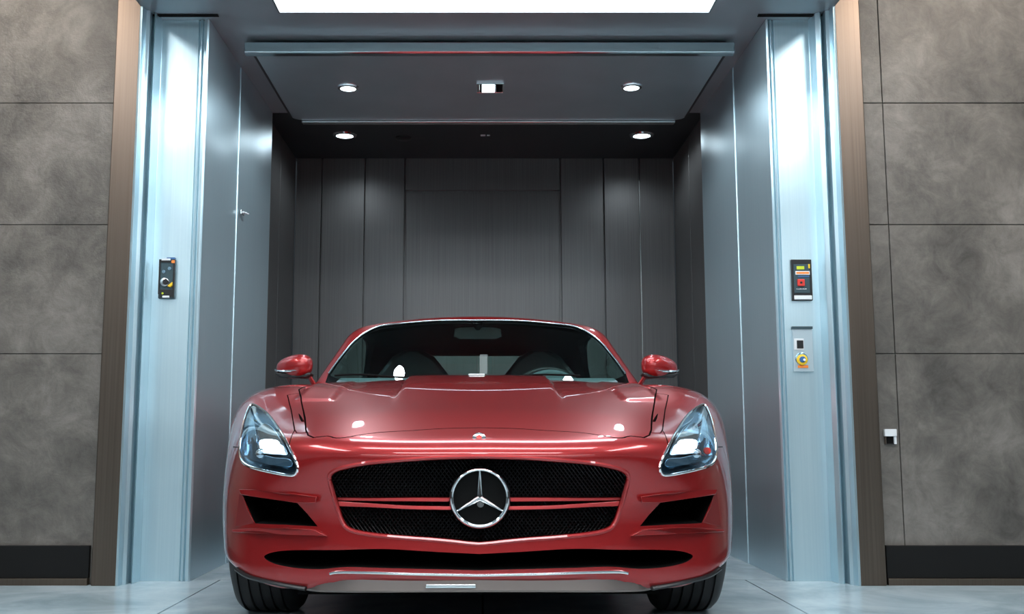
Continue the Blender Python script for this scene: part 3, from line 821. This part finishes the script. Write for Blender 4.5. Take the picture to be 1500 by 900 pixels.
# wing bars either side of the star
def hitgy(px, py, extra=0.0):
    d = ray(px, py, CCX); t = 3.17/d.y
    for _ in range(5):
        t = (gy(d.x*t)+extra)/d.y
    return Vector((d.x*t, gy(d.x*t)+extra, H+d.z*t))
for s in (1, -1):
    for nm, top_, bot_, ex, mm in (('grille_bar', [(660, 742), (600, 741), (540, 737.5), (493, 734.5)], [(660, 747.5), (600, 746.5), (540, 743.5), (496, 742)], -.03, M['paint']),
                                   ('grille_bar', [(656, 729), (600, 729), (540, 729.5), (492, 729)], [(656, 735.5), (600, 735), (540, 734.5), (493, 733.5)], -.012, M['paint'])):
        bm = bmesh.new()
        A = [hitgy(*q, ex) for q in catmull(top_, 5)]; B = [hitgy(*q, ex) for q in catmull(bot_, 5)]
        rows = [[bm.verts.new((q.x*s, q.y, q.z)) for q in A], [bm.verts.new((q.x*s, q.y-.004, q.z)) for q in B],
                [bm.verts.new((q.x*s, q.y+.03, q.z)) for q in B], [bm.verts.new((q.x*s, q.y+.03, q.z)) for q in A]]
        for r0 in range(4):
            a, b = rows[r0], rows[(r0+1) % 4]
            for k in range(len(a)-1): bm.faces.new([a[k], a[k+1], b[k+1], b[k]])
        bm.faces.new([r[0] for r in rows]); bm.faces.new([r[-1] for r in rows][::-1])
        cpart(nm, bm, mm, bevel=.002)
# the star badge
sc_ = hitgy(701, 729.5, -.055); rad = 0.087
bm = bmesh.new(); lathe(bm, [(rad+.006, .052), (rad+.002, .01), (.0001, .01)], 'Y', (sc_.x, sc_.y, sc_.z), 48); badge = cpart('star_badge', bm, M['gap']); badge['label'] = 'black disc carrying a chrome three-pointed star'
bm = bmesh.new(); N = 64; rr = []
for k in range(N):
    a = 2*math.pi*k/N; ca, sa = math.cos(a), math.sin(a); ring = []
    for (dr, dyy) in ((-.0105, .004), (-.007, -.005), (-.002, -.008), (.004, -.004), (.0075, .006), (0.004, .014), (-.006, .014)):
        ring.append(bm.verts.new((sc_.x+(rad+dr)*ca, sc_.y+dyy, sc_.z+(rad+dr)*sa)))
    rr.append(ring)
for k in range(N):
    a, b = rr[k], rr[(k+1) % N]
    for j in range(7): bm.faces.new([a[j], a[(j+1) % 7], b[(j+1) % 7], b[j]])
cpart('ring', bm, M['chrome'], badge, smooth=60)
bm = bmesh.new()
for k in range(3):
    a = math.pi/2 + k*2*math.pi/3; t_ = Vector((math.cos(a), 0, math.sin(a))); n_ = Vector((-math.sin(a), 0, math.cos(a)))
    c0 = Vector((sc_.x, sc_.y-.004, sc_.z))
    tip = c0 + t_*(rad-.008); tw, bw = .0018, .0075
    base = c0
    back = Vector((0, .012, 0)); ridge0 = base + Vector((0, -.007, 0)); ridge1 = tip + Vector((0, -.002, 0))
    vs4 = [bm.verts.new(q) for q in (base+n_*bw, base-n_*bw, tip-n_*tw, tip+n_*tw)]; r0, r1 = bm.verts.new(ridge0), bm.verts.new(ridge1)
    bk = [bm.verts.new(q+back) for q in (base+n_*bw, base-n_*bw, tip-n_*tw, tip+n_*tw)]
    for f in ((vs4[0], r0, r1, vs4[3]), (vs4[1], vs4[2], r1, r0), (vs4[2], vs4[3], r1), (vs4[0], vs4[3], bk[3], bk[0]), (vs4[2], vs4[1], bk[1], bk[2]), (vs4[3], vs4[2], bk[2], bk[3]), (bk[0], bk[3], bk[2], bk[1]), (vs4[0], bk[0], bk[1], vs4[1]), (vs4[0], vs4[1], r0)):
        bm.faces.new(f)
cpart('star', bm, M['chrome'], badge, smooth=20)
bm = bmesh.new(); lathe(bm, [(.011, .01), (.0105, .004), (.006, .001), (.0001, .0)], 'Y', (sc_.x+.002, sc_.y, sc_.z-.019), 24); cpart('camera_lens', bm, mat('lens_grey', (.12, .12, .12), .2), badge)
# small round badge on the nose
q = hit(700, 642); nrm = Vector((0, -.75, .66)).normalized()
bm = bmesh.new(); lathe(bm, [(.0205, -.004), (.0205, .002), (.018, .0042), (.015, .003), (.0001, .0035)], 'Z', (0, 0, 0), 36)
rot = Vector((0, 0, 1)).rotation_difference(nrm).to_matrix().to_4x4(); bmesh.ops.transform(bm, matrix=Matrix.Translation(q) @ rot, verts=bm.verts)
nb = cpart('nose_badge', bm, M['chrome'])
bm = bmesh.new(); lathe(bm, [(.0085, .002), (.0085, .0048), (.0001, .0052)], 'Z', (0, 0, 0), 24)
bmesh.ops.transform(bm, matrix=Matrix.Translation(q) @ rot, verts=bm.verts); cpart('enamel_centre', bm, M['redbtn'], nb)

# --- blades round the side intakes
def blade(name, pl, dy_out, depth, m, s, bev=.002):
    L = hits(pl); bm = bmesh.new()
    A = [bm.verts.new((q.x*s, q.y-dy_out, q.z)) for q in L]; B = [bm.verts.new((q.x*s, q.y+depth, q.z)) for q in L]
    bm.faces.new(A); bm.faces.new(B[::-1])
    for k in range(len(A)): bm.faces.new([A[k], A[(k+1) % len(A)], B[(k+1) % len(A)], B[k]])
    return cpart(name, bm, m, bevel=bev, smooth=30)
for s in (1, -1):
    blade('intake_blade', [(351, 716.5), (375, 717.5), (420, 722), (464, 727.5), (462, 736.5), (434, 736.5), (394, 730.5), (354, 724.5)], .018, .012, M['paint'], s)
    blade('intake_blade', [(341, 775), (374, 773), (420, 773.5), (459, 775), (479, 785), (430, 783), (380, 780.5), (342, 779)], .020, .012, M['paint'], s)
    bm = bmesh.new()
    so = side_o if s == 1 else mir(side_o)
    blk = lattice(so, lambda x: 3.60, .012, .0016); cpart('intake_mesh', blk, M['mesh'])
    blade('intake_fin', [(345, 772), (351, 722), (356, 727), (362, 746), (372, 766)], .007, .02, mat('dark_red_paint', (.22, .012, .014), .4, .3, .6) if s == 1 else bpy.data.materials['dark_red_paint'], s, .0015)  # outer intake facet, coloured a darker red than the body
# --- lower lip, chrome line and splitter
lip_px = [(482, 840.5), (495, 838.5), (540, 839), (600, 841), (650, 842), (699.9, 843)]
L = [(q.x, q.y-.004, q.z) for q in hits(lip_px)]; L[-1] = (0, L[-1][1], L[-1][2])
full = catmull(L, 4); full = full + [(-a, b, c) for a, b, c in full[-2::-1]]
bm = bmesh.new(); tube(bm, full, .005, False, 8); cpart('lip_trim', bm, M['chrome'])
bm = bmesh.new()
spl = catmull([(-.60, 3.36), (-.52, 3.235), (-.45, 3.195), (-.3, 3.17), (0, 3.16)], 5)
spl = spl + [(-a, b) for a, b in spl[-2::-1]]
zz = lambda x: (.186 - .006*(x/.5)**2)
rows = [[bm.verts.new((x, y-.004, zz(x)+.006)) for x, y in spl], [bm.verts.new((x, y+.004, zz(x)+.045)) for x, y in spl],
        [bm.verts.new((x, y+.30, .225)) for x, y in spl], [bm.verts.new((x, y+.30, zz(x)+.004)) for x, y in spl], [bm.verts.new((x, y, zz(x))) for x, y in spl]]
for r0 in range(5):
    a, b = rows[r0], rows[(r0+1) % 5]
    for k in range(len(a)-1): bm.faces.new([a[k], a[k+1], b[k+1], b[k]])
bm.faces.new([r[0] for r in rows]); bm.faces.new([r[-1] for r in rows][::-1])
cpart('splitter', bm, M['splitter'], smooth=30)
bm = bmesh.new(); q0 = .098
box(bm, -.160, -.010, 3.145, 3.17, .200, .211); o = cpart('chrome_tab', bm, M['chrome'], bevel=.002)
for s in (1, -1):                                        # black skirts under the bumper corners
    L = hits([(347, 829), (360, 838), (375, 843.5), (400, 849), (425, 854), (447, 857.5)])
    bm = bmesh.new(); pts = [(q.x*s, q.y-.002, q.z-.010) for q in L]; tube(bm, catmull(pts, 4), .010, False, 8, flat=.7); cpart('corner_skirt', bm, M['black'])
# undertray (dark underside between the wheels)
bm = bmesh.new(); box(bm, -.6, .6, 3.5, 7.3, .13, .19); cpart('undertray', bm, M['gap'])

# --- wheels
def wheel(x, y, w, r):
    s = 1 if x > 0 else -1
    bm = bmesh.new()
    rr_ = r*.70; lathe(bm, [(rr_, -w/2+.01), (rr_-.015, -w/2+.02), (rr_-.02, 0), (rr_-.015, w/2-.02), (rr_, w/2-.01), (rr_+.01, w/2-.01), (rr_+.008, 0), (rr_+.01, -w/2+.01)], 'X', seg=48)
    for f in [f for f in bm.faces if len(f.verts) > 4]: bm.faces.remove(f)
    for k in range(7):
        a = 2*math.pi*k/7
        for da in (-.12, .12):
            c0 = Vector((s*(w/2-.045), .05*math.cos(a+da*2), .05*math.sin(a+da*2))); c1 = Vector((s*(w/2-.025), (rr_-.01)*math.cos(a+da), (rr_-.01)*math.sin(a+da)))
            tube(bm, [c0, (c0+c1)/2, c1], [.016, .013, .012], seg=6, up=Vector((1, 0, 0)))
    lathe(bm, [(.075, s*(w/2-.075)), (.07, s*(w/2-.03)), (.03, s*(w/2-.022)), (.0001, s*(w/2-.022))], 'X', seg=32)
    o = mk('wheel', bm, M['satin'], car, 40); o.location = (x, y-YA, r)
    prof = [(rr_+.002, -w/2+.012), (rr_+.03, -w/2), (r-.05, -w/2-.006), (r-.018, -w/2+.006), (r-.004, -w/2+.022)]
    for g in (-.085, -.045, -.005, .035, .075):                # tread grooves
        gx = g*w/.25+.0; prof += [(r, gx-.006), (r-.009, gx-.004), (r-.009, gx+.004), (r, gx+.006)] if abs(gx) < w/2-.03 else []
    prof += [(r-.004, w/2-.022), (r-.018, w/2-.006), (r-.05, w/2+.006), (rr_+.03, w/2), (rr_+.002, w/2-.012)]
    bm = bmesh.new(); lathe(bm, prof, 'X', seg=96)
    for f in [f for f in bm.faces if len(f.verts) > 4]: bm.faces.remove(f)
    mk('tire', bm, M['rubber'], o, 35)
    bm = bmesh.new(); lathe(bm, [(.0001, s*.01), (.17, s*.01), (.17, s*.035), (.0001, s*.035)], 'X', seg=40); mk('brake_disc', bm, M['satin'], o, 40)
for x in (-.770, .770): wheel(x, 4.0, .230, .328)
for x in (-.815, .815): wheel(x, 6.68, .275, .335)

# --- greenhouse
def ghf(p):
    x, y, z = np.abs(p[:, 0]), p[:, 1], p[:, 2]
    fw = ((4.60 + (z-.90)*1.50 + .32*x*x) - y)*.55
    fs = (x - (.752 - .42*(z-.93) - .06*np.clip((y-5.6), 0, 3)**2*1.2))*.94
    ft = z - (1.268 - .13*x*x - .055*(y-5.35)**2)
    fr = (y - (7.05 - (z-.93)*2.6))*.36
    fb = .86 - z
    f = smax(fs, fw, .05); f = smax(f, ft, .075); f = smax(f, fr, .06); return smax(f, fb, .01)
gx_ = np.linspace(-.85, .85, 91); gy_ = np.concatenate([np.linspace(4.45, 5.4, 50)[:-1], np.linspace(5.4, 7.2, 40)]); gz_ = np.linspace(.8, 1.32, 30)
GI = ((-.3, 5.3, .95), (.3, 6.1, 1.05))
Qg, Fg = boxmesh(ghf, gx_, gy_, gz_, GI); gh = tmp(Qg, Fg); gbvh = BVHTree.FromPolygons([tuple(q) for q in Qg], Fg)
def offs(level): q_, _ = boxmesh(ghf, gx_, gy_, gz_, GI, level=level); return tmp(q_, Fg)
shell = boolean(gh, offs(-.03), 'DIFFERENCE')
g1 = boolean(gh, offs(-.012), 'DIFFERENCE'); bpy.data.objects.remove(gh)
inn = offs(-.007); pane = boolean(g1, inn, 'INTERSECT'); bpy.data.objects.remove(g1)
w_px = [(699.9, 469.5), (640, 470), (590, 474), (558, 478), (537, 487), (516, 504), (497, 527), (482, 548)]
wl = catmull(xz(hits(w_px, gbvh)), 4); wl[0] = (-.0003, wl[0][1]); wl.append((wl[-1][0]-.012, .80)); wl.append((-.0003, .80))
wind_o = symm(wl)
shell = boolean(shell, cutY(wind_o, 4.2, 5.42), 'DIFFERENCE', keep=False)
ws = boolean(pane, cutY(inset(wind_o, -.001), 4.2, 5.42), 'INTERSECT')
sw = catmull([(4.98, .945), (5.12, 1.06), (5.32, 1.165), (5.7, 1.185), (6.0, 1.14), (6.2, 1.03), (6.22, .945)], 4)
shell = boolean(shell, cutX(sw, -1.2, 1.2), 'DIFFERENCE', keep=False)
swp = boolean(pane, cutX(inset(sw, -.001), -1.2, -.35), 'INTERSECT'); swq = boolean(pane, cutX(inset(sw, -.001), .35, 1.2), 'INTERSECT')
rw = [(-.50, 1.0), (-.40, 1.155), (.40, 1.155), (.50, 1.0)]
shell = boolean(shell, cutY(rw, 6.15, 7.3), 'DIFFERENCE', keep=False)
rwp = boolean(pane, cutY(inset(rw, -.001), 6.15, 7.3), 'INTERSECT', keep=False)
lowcut = bmesh.new(); box(lowcut, -1, 1, 4.2, 7.4, .5, .893)
adopt(shell, 'roof', M['paint'], test=ghf, inner=M['leather'])
for o_, nm in ((ws, 'windshield'), (swp, 'side_window'), (swq, 'side_window'), (rwp, 'rear_window')): adopt(o_, nm, M['glass'])
# black / bright edge of the windshield
pts = []
for x, z in wl[:-2]:
    d_ = gbvh.ray_cast(Vector((x, 3.5, z)), Vector((0, 1, 0)))[0]; pts.append((x, d_.y-.001, z))
full = [(-a, b, c) for a, b, c in pts[:0:-1]] + pts
bm = bmesh.new(); tube(bm, full, .0045, False, 8); cpart('windshield_trim', bm, mat('bright_trim', (.45, .5, .52), .2, 1.0))
# cowl, dashboard and cabin
bm = bmesh.new()
cw = catmull([(-.72, 4.85), (-.6, 4.745), (-.4, 4.665), (0, 4.625)], 5); cw = cw + [(-a, b) for a, b in cw[-2::-1]]
rows = [[bm.verts.new((x, y-.03, .893-.02*(x/.7)**2)) for x, y in cw], [bm.verts.new((x, y+.06, .905-.008*(x/.7)**2)) for x, y in cw], [bm.verts.new((x, y+.10, .85)) for x, y in cw]]
for a, b in zip(rows[:-1], rows[1:]):
    for k in range(len(a)-1): bm.faces.new([a[k], a[k+1], b[k+1], b[k]])
cpart('cowl', bm, M['black'], smooth=50)
bm = bmesh.new()
prof = [(4.72, .80), (4.74, .905), (4.85, .925), (5.0, .925), (5.10, .895), (5.15, .80), (5.12, .55), (4.8, .55)]
prism(bm, prof, 'X', -.655, .655)
cpart('dashboard', bm, M['dash'], bevel=.02)
bm = bmesh.new(); lathe(bm, [(.13, 4.96), (.15, 5.03), (.13, 5.11), (.0001, 5.11)], 'Y', (.36, 0, .865), 32); bmesh.ops.scale(bm, vec=(1, 1, .75), space=Matrix.Translation((0, 0, -.865)), verts=bm.verts); cpart('instrument_hood', bm, M['dash'])
bm = bmesh.new(); N = 40; pts = [(.36+.178*math.cos(2*math.pi*k/N), 5.20+.06*math.sin(2*math.pi*k/N), .83+.165*math.sin(2*math.pi*k/N)) for k in range(N)]
tube(bm, pts, .014, True, 10); stw = cpart('steering_wheel', bm, M['leather'])
bm = bmesh.new()
for a in (0, math.pi, -math.pi/2): tube(bm, [(.36, 5.20, .83), (.36+.17*math.cos(a), 5.20+.055*math.sin(a), .83+.155*math.sin(a))], .016, seg=8)
lathe(bm, [(.05, 5.17), (.055, 5.23), (.0001, 5.23)], 'Y', (.36, 0, .83), 24); cpart('spokes', bm, M['leather'], stw)
for s in (-1, 1):
    bm = bmesh.new(); x = .36*s
    box(bm, x-.25, x+.25, 5.35, 5.85, .35, .52); seat = cpart('seat', bm, M['leather'], bevel=.04)
    bm = bmesh.new(); prism(bm, [(x-.25, .5), (x-.26, .85), (x-.20, 1.0), (x-.12, 1.10), (x-.06, 1.135), (x+.06, 1.135), (x+.12, 1.10), (x+.20, 1.0), (x+.26, .85), (x+.25, .5)], 'Y', 5.80, 5.94)
    cpart('backrest', bm, M['leather'], seat, bevel=.03)
bm = bmesh.new(); box(bm, -.62, .62, 6.02, 6.30, .55, .99); cpart('rear_bulkhead', bm, mat('grey_trim_cloth', (.16, .18, .185), .7), bevel=.02)
bm = bmesh.new(); box(bm, -.68, .68, 4.82, 6.65, .40, .43); cpart('cabin_floor', bm, M['gap'])
# rear view mirror
mp = at_y(701, 489, 5.22, CCX)
bm = bmesh.new(); prism(bm, [(-.125, -.018), (-.12, .024), (-.09, .034), (.09, .034), (.12, .024), (.125, -.018), (.09, -.032), (-.09, -.032)], 'Y', -.015, .02)
bmesh.ops.translate(bm, verts=bm.verts, vec=mp); rv = cpart('rear_view_mirror', bm, M['black'], bevel=.005)
bm = bmesh.new(); tube(bm, [mp+Vector((0, 0, .02)), mp+Vector((0, -.012, .06))], [.018, .03], seg=10); cpart('mirror_stem', bm, M['black'], rv)
# wipers
for (a, b, c) in (((492, 555), (530, 553.5), (592, 558)), ((745, 557), (790, 553.5), (850, 555))):
    bm = bmesh.new(); P_ = []
    for q in (a, b, c):
        h_ = gbvh.ray_cast(Vector((0, 0, H)), ray(q[0], q[1]-1.5, CCX).normalized())[0]
        P_.append(h_ + Vector((0, -.022, .008)))
    tube(bm, catmull([tuple(q) for q in P_], 6), .005, False, 6); wp = cpart('wiper', bm, M['gap'])
# washer jet / cowl plate in the middle
q = at_y(698, 551, 4.60, CCX); bm = bmesh.new(); box(bm, q.x-.035, q.x+.04, 4.585, 4.61, .905, .93); cpart('cowl_plate', bm, M['satin'], bevel=.004)

# --- door mirrors
for s in (1, -1):
    c0 = at_y(433, 538, 4.86, CCX)
    bm = bmesh.new(); bmesh.ops.create_icosphere(bm, subdivisions=4, radius=1)
    for v_ in bm.verts:
        x, y, z = v_.co
        e = .52
        x2 = math.copysign(abs(x)**e, x); z2 = math.copysign(abs(z)**e, z)
        n_ = max(1e-6, (abs(x2)**2.6+abs(z2)**2.6+abs(y)**2.6)**(1/2.6))
        x2, z2, y2 = x2/n_, z2/n_, y/n_
        w_ = .089; hgt = .058*(1 - .22*max(0, -x2)) ; dp = .075*(1-.25*max(0, -x2))
        v_.co = Vector((x2*w_, (y2*dp if y2 < 0 else y2*.04)+ .02*(-x2), z2*hgt + .008*(x2)))
    for v_ in bm.verts: v_.co = Vector(((v_.co.x+c0.x)*s, v_.co.y+c0.y, v_.co.z+c0.z))
    mo = cpart('door_mirror', bm, M['paint'], smooth=60)
    bm = bmesh.new()
    pts = [(c0.x+.04, c0.y-.066, c0.z-.022), (c0.x-.02, c0.y-.069, c0.z-.024), (c0.x-.065, c0.y-.045, c0.z-.023), (c0.x-.088, c0.y+.0, c0.z-.014)]
    tube(bm, [(a*s, b, c) for a, b, c in catmull(pts, 5)], .0085, False, 8, flat=.7); cpart('indicator_strip', bm, M['chrome'], mo)
    bm = bmesh.new(); prism(bm, [(-.088, -.03), (-.06, -.052), (.06, -.056), (.084, -.045), (.086, -.03)], 'Y', -.055, .035)
    for v_ in bm.verts: v_.co = Vector(((v_.co.x+c0.x)*s, v_.co.y+c0.y, v_.co.z+c0.z))
    cpart('lower_shell', bm, M['black'], mo, bevel=.008)
    bm = bmesh.new(); tube(bm, [((c0.x+.060)*s, c0.y, c0.z-.03), ((c0.x+.078)*s, c0.y+.005, c0.z-.06), ((c0.x+.10)*s, c0.y+.02, c0.z-.10)], [.022, .016, .022], seg=10, flat=.6); cpart('mirror_arm', bm, M['paint'], mo)
# rear lamps and door handles for other views
for s in (1, -1):
    bm = bmesh.new(); box(bm, s*.80-.09, s*.80+.09, 7.60, 7.66, .70, .76); cpart('tail_light', bm, M['redbtn'], bevel=.01)
